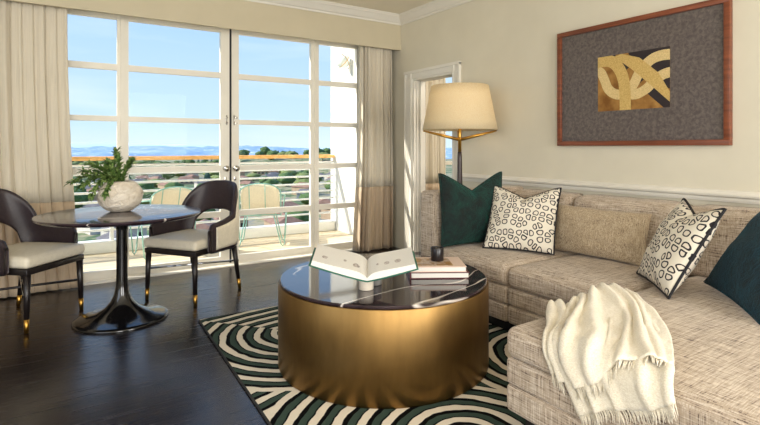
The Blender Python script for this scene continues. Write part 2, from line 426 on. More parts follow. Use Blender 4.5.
t = MT('valley_ground', (120, 126, 90), .95)
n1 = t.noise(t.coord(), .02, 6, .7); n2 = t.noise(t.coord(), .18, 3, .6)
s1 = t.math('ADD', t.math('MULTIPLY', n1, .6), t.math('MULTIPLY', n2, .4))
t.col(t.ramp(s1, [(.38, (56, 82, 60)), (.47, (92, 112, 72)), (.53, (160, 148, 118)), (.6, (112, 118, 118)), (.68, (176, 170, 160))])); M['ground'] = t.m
t = MT('haze_blue_hill', (150, 172, 205), 1); n1 = t.noise(t.coord(), .012, 6, .8)
t.col(t.ramp(n1, [(.35, (100, 136, 178)), (.55, (138, 166, 194)), (.65, (205, 212, 215))])); M['hill'] = t.m  # blue of the distance haze is put into the hill colour
t = MT('haze_pale_mountain', (178, 200, 230), 1); n1 = t.noise(t.coord(), .002, 5, .6)
t.col(t.ramp(n1, [(.35, (178, 202, 224)), (.7, (192, 212, 230))])); M['mountain'] = t.m  # distance haze painted in as the pale mountain colour
for k, c in (('a', (72, 98, 52)), ('b', (46, 74, 60)), ('c', (108, 120, 68))):
    M['tree_'+k] = simple('tree_foliage_'+k, c, .9, var=16, nscale=.5, bump=.3)
M['house_wall'] = simple('pale_house_wall', (190, 184, 176), .9, var=8, nscale=.4)
M['house_roof'] = simple('grey_house_roof', (108, 104, 106), .9, var=14, nscale=.4)
M['tan_wall'] = simple('tan_house_wall', (168, 146, 122), .9, var=8, nscale=.4)
M['red_roof'] = simple('clay_house_roof', (140, 108, 92), .9, var=14, nscale=.4)

# ------------------------------------------------------------ room shell
XR, YW, CEIL = 3.49, 5.15, 2.75
XL, YB = -2.2, -2.2
def struct(name, vf, mat, parent=None, smooth=False):
    o = mk(name, vf, mat, parent, smooth=smooth)
    if parent is None: o['kind'] = 'structure'
    return o
struct('floor', box(XL-.2, 6.2, YB-.2, 5.32, -.12, 0), M['floor'])
struct('ceiling', box(XL-.2, 6.2, YB-.2, 5.4, CEIL, CEIL+.15), M['ceiling'])
# right wall with door opening y 3.957..4.62, z..1.985
DY0, DY1, DZ = 3.955, 4.665, 1.985
struct('wall_right', join(box(XR, XR+.16, YB, DY0, 0, CEIL), box(XR, XR+.16, DY1, YW+.22, 0, CEIL), box(XR, XR+.16, DY0, DY1, DZ, CEIL)), M['wall'])
# window wall
WX0, WX1, WZ = .06, 3.10, 2.46
struct('wall_window', join(box(XL, WX0, YW, YW+.2, 0, CEIL), box(WX1, XR, YW, YW+.2, 0, CEIL), box(WX0, WX1, YW, YW+.2, WZ, CEIL)), M['wall'])
# left wall and back wall, with unseen openings added for the fill lights
struct('wall_left', join(box(XL-.15, XL, YB, -.4, 0, CEIL), box(XL-.15, XL, 2.8, YW+.2, 0, CEIL), box(XL-.15, XL, -.4, 2.8, 0, .5), box(XL-.15, XL, -.4, 2.8, 2.5, CEIL)), M['wall'])
struct('wall_back', join(box(XL, -1.5, YB-.15, YB, 0, CEIL), box(2.8, XR+.16, YB-.15, YB, 0, CEIL), box(-.02, 1.32, YB-.15, YB, 0, CEIL), box(-1.5, 2.8, YB-.15, YB, 0, .4), box(-1.5, 2.8, YB-.15, YB, 2.5, CEIL)), M['wall'])
# adjoining room
struct('wall_far', join(box(6.0, 6.15, 2.4, 5.35, 0, CEIL), box(XR+.16, 6.0, 2.3, 2.45, 0, CEIL), box(5.2, 6.0, YW, YW+.2, 0, CEIL), box(XR+.16, 3.8, YW, YW+.2, 0, CEIL), box(3.8, 5.2, YW, YW+.2, 2.46, CEIL)), M['wall'])
# valance box in front of the curtains
VY = 4.90
struct('trim_1', join(box(XL, XR, VY, VY+.025, 2.352, CEIL), box(XL, XR, VY+.025, YW, 2.46, 2.48)), M['valance'])
# crown moulding
def crown_profile():
    return [(0, -.105), (.012, -.105), (.016, -.088), (.03, -.080), (.05, -.055), (.068, -.034), (.08, -.024), (.085, -.012), (.095, -.010), (.095, 0)]
def crown(a, b, inward):
    a = Vector(a); b = Vector(b); V = []; pr = crown_profile(); n = len(pr)
    for p in (a, b):
        V += [p + Vector(inward)*d + Vector((0, 0, z)) for d, z in pr] + [p]
    m = n+1
    Fc = [(i, (i+1) % m, (i+1) % m+m, i+m) for i in range(m)] + [tuple(range(m)), tuple(reversed(range(m, 2*m)))]
    return V, Fc
struct('trim_2', crown((XL, VY, CEIL), (XR, VY, CEIL), (0, -1, 0)), M['trim'])
struct('trim_3', crown((XR, YB, CEIL), (XR, VY, CEIL), (-1, 0, 0)), M['trim'])
# chair rail on the right wall
def vprof(poly, y0, y1): # poly as (distance from wall, z)
    n = len(poly); V = [(XR-d, y0, z) for d, z in poly] + [(XR-d, y1, z) for d, z in poly]
    return V, [tuple(range(n)), tuple(reversed(range(n, 2*n)))] + [((i+1) % n, i, i+n, (i+1) % n+n) for i in range(n)]
struct('trim_4', vprof([(0, .865), (.010, .865), (.014, .880), (.014, .892), (.030, .900), (.034, .912), (.022, .922), (.018, .932), (0, .940)], YB, 3.85), M['trim'])
struct('baseboard_right', join(box(XR-.015, XR, YB, 3.85, 0, .12), box(XR-.022, XR, YB, 3.85, 0, .03)), M['trim'])
struct('baseboard_window', join(box(XL, WX0-.06, YW-.015, YW, 0, .12), box(WX1+.06, XR, YW-.015, YW, 0, .12)), M['trim'])
# doorway casing (fluted) and jamb
cas = []
for y0, y1 in ((3.85, DY0), (DY1, 4.80)):
    cas.append(box(XR-.018, XR, y0, y1, 0, 2.062)); w = y1-y0
    for k in (0, .78): cas.append(box(XR-.03, XR-.018, y0+w*k, y0+w*(k+.2), 0, 2.062))
    for k in (.3, .46, .62): cas.append(box(XR-.024, XR-.018, y0+w*k, y0+w*(k+.08), 0, 1.98))
cas.append(box(XR-.018, XR, DY0, DY1, DZ, 2.062)); cas.append(box(XR-.032, XR, 3.85, 4.80, 2.045, 2.075))
struct('trim_5', join(*cas), M['trim'])
struct('trim_6', join(box(XR, XR+.17, DY1-.02, DY1, 0, DZ), box(XR, XR+.17, DY0, DY0+.02, 0, DZ), box(XR, XR+.17, DY0+.02, DY1-.02, DZ-.02, DZ),
                      box(XR+.08, XR+.10, DY1-.045, DY1-.02, 0, DZ-.02), box(XR+.04, XR+.055, DY1-.03, DY1-.02, 0, DZ-.02)), M['trim'])
# french windows: frame, two leaves, two sidelights
YG = 5.22
ZR = [(2.374, 2.43), (1.907, 1.964), (1.439, 1.489), (.964, 1.018), (.492, .55), (.012, .087)]
struct('window_frame', join(box(WX0-.04, WX1+.04, YW-.01, YG+.06, 2.43, 2.47), box(WX0-.04, WX0, YW-.01, YG+.06, 0, 2.43), box(WX1, WX1+.04, YW-.01, YG+.06, 0, 2.43),
                     box(.545, .572, YG-.035, YG+.06, .012, 2.43), box(2.50, 2.52, YG-.035, YG+.06, .012, 2.43)), M['frame'])
bpy.data.objects['window_frame'].name = 'trim_7'
struct('trim_8', join(box(WX0, WX1, YW-.06, YG+.10, 0, .012), box(WX0, WX1, YG-.05, YG-.035, .012, .02)), M['frame'])
def leaf(nm, x0, x1, sl, sr, handle=None):
    root = empty(nm, (x0, YG, 0)); root['kind'] = 'structure'
    parts = [box(x0, x0+sl, YG-.022, YG+.022, .014, 2.43), box(x1-sr, x1, YG-.022, YG+.022, .014, 2.43)]
    mk('stile_frame', join(*parts, box(x0+sl, x1-sr, YG-.022, YG+.022, *ZR[0]), box(x0+sl, x1-sr, YG-.022, YG+.022, .014, ZR[-1][1])), M['frame'], root, smooth=False, world=True)
    for a, b in ZR[1:-1]:
        mk('glazing_bar', join(box(x0+sl, x1-sr, YG-.018, YG+.018, a, b), box(x0+sl, x1-sr, YG-.022, YG-.018, a+.006, b-.006)), M['frame'], root, smooth=False, world=True)
    zz = [ZR[-1][1]] + [q for p in reversed(ZR[1:-1]) for q in p] + [ZR[0][0]]
    for i in range(0, len(zz), 2):
        mk('window_pane', box(x0+sl, x1-sr, YG-.002, YG+.002, zz[i], zz[i+1]), M['glass'], root, smooth=False, world=True)
    if handle:
        hx, sgn = handle
        h = mk('door_handle', join(xf(lathe([(.0, 0), (.024, 0), (.024, .006), (.010, .010), (.009, .03), (.026, .040), (.033, .055), (.026, .072), (0, .075)], 20), Matrix.Translation((hx, YG-.022, .985)) @ Matrix.Rotation(R(90), 4, 'X'))), M['nickel'], root, world=True)
        tag(h, 'round nickel door knob')
        k = mk('keyhole_plate', bbox(hx-.012, hx+.012, YG-.027, YG-.0222, .86, .90, .002), M['nickel'], root, world=True)
        b = mk('latch_bolt', join(tube([(hx+sgn*.012, YG-.034, 1.43), (hx+sgn*.012, YG-.034, 1.53)], .006, 8), bbox(hx-.002, hx+.026, YG-.03, YG-.0222, 1.445, 1.46, .002), bbox(hx-.002, hx+.026, YG-.03, YG-.0222, 1.50, 1.515, .002)), M['nickel'], root, world=True)
        tag(b, 'small nickel surface bolt')
    return root
leaf('window_1', WX0, .545, .04, .028)
leaf('door_1', .572, 1.545, .040, .090, (1.502, 1))
leaf('door_2', 1.568, 2.50, .075, .040, (1.602, -1))
leaf('window_2', 2.52, WX1, .040, .04)
struct('trim_9', box(1.5455, 1.5675, YG-.012, YG+.02, .012, 2.43), M['dark_gap'])
# adjoining room window
leaf('window_3', 3.8, 5.2, .05, .05)

# ------------------------------------------------------------ curtains
def curtain(name, x0, x1, zt, zb, yc, pleats, amp, label, flare=0, seed=0, flat=0):
    root = empty(name, ((x0+x1)/2, yc, 0)); tag(root, label, 'curtain')
    rnd = random.Random(seed); ph = [rnd.uniform(0, 6.28) for _ in range(6)]
    def f(u, z):
        k = 1-z/2.4
        x = x0+(x1-x0)*u + flare*k*k*(u if flare > 0 else (1-u))
        w = u*pleats*2*PI
        a = amp*(1-flat*sm(.72, .86, u))
        y = yc + a*(math.sin(w+ph[0]+1.2*math.sin(u*7+ph[1])) + .35*math.sin(2.3*w+ph[2]) + .18*math.sin(5.1*w+ph[4]))*(.75+.35*k+.2*math.sin(u*11+ph[3]))
        y += .012*k*math.sin(u*23+z*3+ph[5])
        x += .012*math.cos(w*1.0+ph[2])*(1 + k)
        return x, y, z
    nu = int(pleats*18)
    mk('upper_panel', shell(lambda u, v: f(u, zt+(.745-zt)*v), nu, 14, .004), M['curtain'], root, world=True)
    mk('lower_band', shell(lambda u, v: f(u, .745+(zb-.745)*v), nu, 12, .004), M['curtain_band'], root, world=True)
    mk('heading_track', box(x0+.01, x1-.01, yc-.012, yc+.012, zt+.004, zt+.02), M['trim'], root, smooth=False, world=True)
    return root
curtain('window_curtain', -1.75, .13, 2.43, .012, 5.02, 24, .042, 'long ivory curtain with taupe bottom band left of the windows behind a chair', flare=.10, seed=3, flat=.75)
curtain('window_curtain', 2.99, 3.43, 2.43, .012, 5.02, 11, .048, 'ivory curtain with taupe lower band between the glass doors and the doorway', flare=-.06, seed=5)
curtain('window_curtain', 3.72, 4.26, 2.43, .012, 5.02, 8, .05, 'ivory curtain seen through the open doorway behind the floor lamp', seed=8)

# ------------------------------------------------------------ balcony
FZ = -.04
struct('balcony_floor', box(-3, 3.6, 5.36, 6.95, FZ-.2, FZ), M['balcony'])
bpy.data.objects['balcony_floor'].name = 'floor_balcony'
struct('wall_balcony', box(3.60, 3.74, 5.36, 6.90, -3, 6.5), M['outside_wall'])
struct('wall_outside', join(box(-6, XL-.16, 5.16, 5.35, -3, 6.5), box(-6, 7, YW+.205, 5.355, CEIL+.16, 6.5)), M['outside_wall'])
rl = empty('balcony_railing', (1.0, 6.8, FZ)); tag(rl, 'white horizontal-bar balcony railing with orange wooden handrail', 'railing')
mk('handrail', rbox(-3, 3.59, 6.75, 6.85, 1.045, 1.095, .015, 3, 2), M['wood_rail'], rl, world=True)
for z in (.985, .885, .775, .665, .555, .445, .335, .225):
    mk('rail_bar', tube([(-3, 6.8, z), (3.59, 6.8, z)], .0145, 8), M['rail_white'], rl, world=True)
for x in (-2.6, -1.3, -.35, .62, 2.14, 3.32):
    mk('rail_post', box(x-.02, x+.02, 6.785, 6.835, FZ, 1.045), M['rail_white'], rl, smooth=False, world=True)
mk('curb', bbox(-3, 3.59, 6.74, 6.90, FZ, .10, .01), M['rail_white'], rl, world=True)
# wall sconce
sc = empty('wall_sconce', (3.60, 6.28, 2.42)); tag(sc, 'round outdoor wall light with crossed metal rings on the white balcony wall', 'wall light')
M['globe'] = simple('frosted_globe', (225, 235, 235), .25, var=3)
mk('globe', lathe([(.001, -.10)]+[(.10*math.cos(a), .10*math.sin(a)) for a in [R(-80+10*i) for i in range(17)]]+[(.001, .10)], 24, (3.47, 6.28, 2.42)), M['globe'], sc, world=True)
mk('wall_plate', xf(lathe([(0, 0), (.05, 0), (.05, .02), (.018, .022), (.018, .05), (0, .05)], 20), Matrix.Translation((3.598, 6.28, 2.42)) @ Matrix.Rotation(R(-90), 4, 'Y')), M['rail_white'], sc, world=True)
for ang in (35, -35):
    mt = Matrix.Translation((3.47, 6.28, 2.42)) @ Matrix.Rotation(R(ang), 4, 'Y')
    mk('ring', tube([mt @ Vector((0, .125*math.cos(2*PI*i/28), .125*math.sin(2*PI*i/28))) for i in range(28)], 0.004, 6, True), M['brass'], sc, world=True)

# patio chairs
def patio_chair(loc, rz, label):
    r = empty('patio_chair', loc, rz); tag(r, label, 'chair', 'mint wire patio chairs')
    rad = .008
    def arch(y, lean, w, z0, z1):
        pts = [(-w, y, z0)]
        for i in range(13):
            a = PI-PI*i/12; zz = z1-.12+.12*math.sin(a); pts.append((w*math.cos(a) if abs(math.cos(a)) < 1 else w*math.cos(a), y-lean*(zz-z0)/(z1-z0), zz))
        pts.append((w, y, z0)); return pts
    mk('back_frame', join(tube(arch(-.2, .12, .25, .40, .80), rad), *[tube([(x, -.2, .40), (x*1.0, -.31, .79-.25*abs(x)**1.5)], .005) for x in (-.13, .06)]), M['mint'], r)
    mk('seat_frame', tube([(-.25, -.2, .40), (-.26, .22, .42), (.26, .22, .42), (.25, -.2, .40)], rad, 8, True), M['mint'], r)
    for s in (-1, 1):
        mk('arm', tube([(s*.25, -.27, .66), (s*.29, -.1, .64), (s*.29, .18, .60), (s*.26, .22, .42)], rad), M['mint'], r)
        for y in (-.18, .2):
            mk('hairpin_leg', tube([(s*.25-.085, y-.06, .40), (s*.27-.02, y-.015, .03), (s*.27, y, .008), (s*.27+.02, y+.015, .03), (s*.25+.06, y+.06, .41)], .0075), M['mint'], r)
    mk('seat_cushion', rbox(-.23, .23, -.19, .21, .415, .46, .02, 3, 3), M['sling'], r)
    mk('back_cushion', shell(lambda u, v: ((u-.5)*.46*(1-.25*max(0, v-.7)), -.18-.12*v+.03*math.sin(PI*u), .45+.33*v-.05*(2*u-1)**4*v), 14, 10, .018), M['sling'], r)
    return r
patio_chair((2.28, 6.28, FZ), R(-24), 'mint green wire patio chair with beige cushions behind the right glass door')
patio_chair((1.12, 6.30, FZ), R(10), 'mint green wire patio chair with beige cushions behind the dining table')

# ------------------------------------------------------------ view beyond the balcony
GZ = -32
def gz(x, y): return GZ
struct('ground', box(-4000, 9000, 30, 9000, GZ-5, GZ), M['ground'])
def ridge(name, dist, a0, a1, hfn, depth, mat, n=90):
    def f(u, v):
        a = R(a0+(a1-a0)*u); d = dist+depth*v
        return d*math.sin(a), d*math.cos(a), GZ+hfn(u)*math.sin(PI*v)**.8 + (8*noise.noise((u*60, v*5, dist)) if 0 < v < 1 else 0)
    return struct(name, grid(f, n, 10), mat, smooth=True)
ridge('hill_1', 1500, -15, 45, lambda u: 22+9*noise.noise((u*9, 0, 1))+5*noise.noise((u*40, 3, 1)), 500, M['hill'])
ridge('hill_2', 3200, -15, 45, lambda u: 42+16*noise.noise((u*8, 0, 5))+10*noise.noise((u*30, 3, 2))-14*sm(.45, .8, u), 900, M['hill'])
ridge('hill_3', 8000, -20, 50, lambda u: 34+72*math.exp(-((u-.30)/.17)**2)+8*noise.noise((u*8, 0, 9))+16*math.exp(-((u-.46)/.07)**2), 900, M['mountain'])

def blob(seed, sx, sz, tall=False):
    bm = bmesh.new(); bmesh.ops.create_icosphere(bm, subdivisions=3, radius=1)
    for v in bm.verts:
        p = v.co.copy(); k = 1+.34*noise.noise(p*2.1+Vector((seed, 0, 0)))+.22*noise.noise(p*5+Vector((0, seed, 0)))
        v.co = Vector((p.x*k*sx, p.y*k*sx, (p.z*k+1)*sz*.5))
        if tall: f = 1-.55*max(0, p.z); v.co.x *= f; v.co.y *= f
    V = [v.co.copy() for v in bm.verts]; Fc = [tuple(v.index for v in f.verts) for f in bm.faces]; bm.free(); return V, Fc
protos = []
for i, (mname, sx, sz, tall, lb) in enumerate((('tree_a', 6.5, 10, False, 'round green tree among the houses below the balcony'), ('tree_b', 3, 11, True, 'tall dark green tree among the houses below the balcony'), ('tree_c', 7.5, 8, False, 'low olive green tree among the houses below the balcony'))):
    r = empty('tree', (0, 0, 0)); tag(r, lb, 'tree', lb.split(' among')[0]+'s below the balcony')
    mk('crown', [[q+Vector((0, 0, 2)) for q in blob(i*3.7, sx, sz, tall)[0]], blob(i*3.7, sx, sz, tall)[1]], M[mname], r)
    mk('trunk', lathe([(.5, 0), (.4, 2), (.35, 4)], 8), M['bark'], r)
    protos.append(r)
def ray(px):
    t_ = (px-380)/506.67; a = R(33.1); return Vector((math.sin(a)+t_*math.cos(a), math.cos(a)-t_*math.sin(a), 0))
used = [False]*3
rnd = random.Random(11)
spots = []; placed = []
def free(p, rad):
    for q, r2 in placed:
        if (p-q).length < rad+r2: return False
    placed.append((p, rad)); return True
hpos = []
while len(hpos) < 60:
    px = rnd.uniform(72, 345); d = 120*math.exp(rnd.random()*1.7)
    if free(ray(px)*d, 13): hpos.append((px, d))
tries = 0
while len(spots) < 245 and tries < 60000:
    tries += 1; px = rnd.uniform(70, 348); d = 115*math.exp(rnd.random()**.8*2.2)
    if free(ray(px)*d, 8.5): spots.append((px, d, GZ))
n0 = len(spots); tries = 0
while len(spots) < n0+50 and tries < 9000:
    tries += 1; px = rnd.uniform(225, 348); d = rnd.uniform(700, 900)
    if free(ray(px)*d, 11.5): spots.append((px, d, GZ+rnd.uniform(14, 20)))
for px, d, z0 in spots:
    k = rnd.choices((0, 1, 2), (5, 2, 4))[0]
    o = protos[k] if not used[k] else copy_tree(protos[k]); used[k] = True
    p = ray(px)*d; s = rnd.uniform(.7, 1.1) if z0 == GZ else rnd.uniform(.9, 1.3); o.location = (p.x, p.y, z0-1); o.scale = (s, s, s*rnd.uniform(.8, 1.2)); o.rotation_euler.z = rnd.uniform(0, 6)
# knoll carrying the nearer tall trees
def knoll(u, v):
    p = ray(200+190*u)*(640+330*v); return p.x, p.y, GZ+20*math.sin(PI*min(max(v, 0), 1))**.6*min(1, 4*u)
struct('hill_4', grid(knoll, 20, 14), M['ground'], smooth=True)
def house(wm, rm, lb):
    r = empty('house', (0, 0, 0)); tag(r, lb, 'house', lb.split(' with')[0]+'s')
    w = mk('walls', box(-7, 7, -5, 5, 0, 5), M[wm], r, smooth=False)
    mk('roof', ([(-7.6, -5.6, 5), (7.6, -5.6, 5), (7.6, 5.6, 5), (-7.6, 5.6, 5), (-5, 0, 7.6), (5, 0, 7.6)], [(0, 1, 5, 4), (1, 2, 5), (2, 3, 4, 5), (3, 0, 4), (3, 2, 1, 0)]), M[rm], r, smooth=False)
    for x in (-4.5, 0, 4.5): mk('window', box(x-.9, x+.9, -5.06, -5.0, 1.6, 3.4), M['dark_gap'], r, smooth=False)
    return r
hp = [house('house_wall', 'house_roof', 'pale house with grey hipped roof in the valley below'), house('tan_wall', 'red_roof', 'tan house with clay red roof in the valley below')]
hu = [False, False]
for k in range(60):
    i = k % 2; o = hp[i] if not hu[i] else copy_tree(hp[i]); hu[i] = True
    p = ray(hpos[k][0])*hpos[k][1]; o.location = (p.x, p.y, GZ); s = rnd.uniform(.8, 1.15); o.scale = (s, s, s); o.rotation_euler.z = rnd.uniform(-.5, .5)+rnd.choice((0, 1.57))

# ------------------------------------------------------------ rug
def rugc(x, y): return (x+(y-3.61)*.045, y)
P = [rugc(.865, 3.61), rugc(.865, .7), rugc(3.1, .7), rugc(3.1, 3.61)]
V = [(x, y, .002) for x, y in P] + [(x, y, .012) for x, y in P]
rug = mk('area_rug', (V, [(4, 5, 6, 7), (3, 2, 1, 0), (0, 1, 5, 4), (1, 2, 6, 5), (2, 3, 7, 6), (3, 0, 4, 7)]), M['rug'], smooth=False)
tag(rug, 'green, black and cream rug with curved arc bands under the brass coffee table', 'rug')
bd = []
for i in range(4):
    a = Vector((*P[i], .006)); b = Vector((*P[(i+1) % 4], .006)); bd.append(tube([a, b], .007, 8))
mk('binding', join(*bd), M['rug_edge'], rug)

# ------------------------------------------------------------ coffee table
ct = empty('coffee_table', (1.588, 2.402, .012)); tag(ct, 'round brass drum coffee table with dark stone top on the patterned rug', 'coffee table')
TH = .467
mk('drum', lathe([(.55, 0), (.578, 0), (.584, .006), (.586, .012), (.586, TH-.022), (.583, TH-.017), (.56, TH-.017), (.56, TH-.03)], 160), M['drum'], ct, flat_angle=40)
mk('tabletop', lathe([(.56, TH-.028), (.574, TH-.016), (.577, TH-.012), (.577, TH-.004), (.573, TH), (.3, TH)], 128), M['stone_coffee'], ct, flat_angle=40)
CT = .012+TH

# ------------------------------------------------------------ dining table
dt = empty('dining_table', (.425, 3.97, 0)); tag(dt, 'round dark marble dining table on a glossy black tulip pedestal', 'table')
mk('tabletop', lathe([(.30, .706), (.46, .710), (.505, .716), (.521, .724), (.530, .734), (.526, .741), (.518, .743), (.2, .743)], 128), M['stone_dining'], dt, flat_angle=50)
mk('pedestal', lathe([(.29, .0), (.303, .0), (.305, .007), (.30, .015), (.28, .020), (.22, .030), (.16, .050), (.108, .082), (.072, .125), (.050, .175), (.039, .24), (.036, .32), (.036, .62), (.045, .66), (.09, .695), (.16, .7055)], 64), M['black_metal'], dt, flat_angle=60)

# vase with leafy branches
VB = Vector((.425, 4.06, .744))
vp = []
for i in range(19):
    a = R(-68+i*(68+58)/18); vp.append((.148*math.cos(a)**.9, .112+.122*math.sin(a)))
vp = [(.001, vp[0][1])] + vp + [(.060, vp[-1][1]-.005), (.055, .16), (.08, .10), (.001, .06)]
vz0 = vp[0][1]
vv, vf_ = lathe([(r, z-vz0) for r, z in vp], 64)
def vd(p):
    k = noise.noise(Vector((p.x*16, p.y*16, p.z*34+p.x*12))); q = p.copy(); rr = math.hypot(p.x, p.y)
    if rr > .07 and 0.01 < p.z < .2:
        s = 1+.06*k; q.x *= s; q.y *= s
    return q
vase = mk('vase', ([vd(Vector(p)) for p in vv], vf_), M['vase']); vase.location = VB
tag(vase, 'round cream textured vase standing on the dining table', 'vase')
Rv = Vector((.838, -.546, 0)); Dv = Vector((.546, .838, 0))
def leafmesh(p, d, nrm, ln, w):
    d = d.normalized(); s = d.cross(nrm)
    if s.length < .01: s = d.cross(Vector((1, 0, 0)))
    s.normalize(); n = s.cross(d).normalized()
    pts = []
    for t_, ww in ((0, .1), (.25, .8), (.5, 1), (.75, .7), (1, .05)):
        c = p+d*ln*t_ - n*ln*.18*t_*t_
        pts += [c-s*w*ww+n*w*.3*ww, c-n*.0006, c+s*w*ww+n*w*.3*ww]
    V = pts; Fc = []
    for i in range(4):
        for j in range(2): Fc.append((i*3+j, i*3+j+1, (i+1)*3+j+1, (i+1)*3+j))
    return V, Fc
tips = [  # (sideways, up, toward depth, droop) relative to the vase mouth
    (-.38, -.01, .02, .07, 'long leafy branch drooping furthest left out of the vase'),
    (-.30, .07, .05, .04, 'long leafy branch reaching left just above the vase rim'),
    (-.22, .12, .00, .03, 'leafy branch reaching up left from the vase'),
    (-.12, .14, .05, .03, 'leafy branch rising left of the tallest one in the vase'),
    (-.02, .22, -.02, .01, 'tallest leafy branch standing upright in the vase'),
    (.06, .15, .04, .02, 'leafy branch at the right of the bunch in the vase'),
    (-.08, .10, -.05, .03, 'bushy leafy branch in the middle of the vase bunch'),
    (-.14, -.09, -.13, .09, 'leafy sprig hanging down over the front left of the vase'),
    (-.02, -.08, -.16, .08, 'short sprig drooping over the middle of the vase front'),
    (-.24, -.03, -.08, .06, 'leafy branch spreading low over the left rim of the vase')]
top = VB+Vector((0, 0, .19))
rnd = random.Random(4)
for sx, up, dp, dr, lb in tips:
    stem0 = top+Vector((rnd.uniform(-.02, .02), rnd.uniform(-.02, .02), -.11)); tip = top+Rv*sx+Dv*dp+Vector((0, 0, up+.02)); mid = top+Rv*sx*.45+Dv*dp*.45+Vector((0, 0, max(up*.6, .03)+dr+.02))
    rim = top+Rv*sx*.08+Dv*dp*.08
    pts = []
    for i in range(15):
        u = i/14
        if u < .3: q = stem0.lerp(rim, u/.3)
        else:
            w = (u-.3)/.7; q = rim*(1-w)**2+mid*2*w*(1-w)+tip*w*w
        pts.append(q)
    br_ = empty('leafy_branch', top-Vector((0, 0, .11))); tag(br_, lb, 'branch', 'leafy branches in the vase')
    mk('stem', tube(pts, [.003-.002*i/14 for i in range(15)], 6), M['bark'], br_, world=True)
    lv = []
    for i in range(4, 15):
        for rep in range(12):
            dd = (pts[min(i, 14)]-pts[i-1]).normalized(); side = Vector((rnd.uniform(-1, 1), rnd.uniform(-1, 1), rnd.uniform(-.6, 1)))
            p = pts[i-1].lerp(pts[i], rnd.random())
            if i == 14 and rep == 0: side = dd*2; p = pts[14]
            d3 = (dd*.8+side*.75).normalized()
            lv.append(leafmesh(p, d3, Vector((rnd.uniform(-.5, .5), rnd.uniform(-.5, .5), 1)), rnd.uniform(.034, .056), rnd.uniform(.007, .0115)))
    mk('leaves', join(*lv), M['leaf'], br_, world=True)

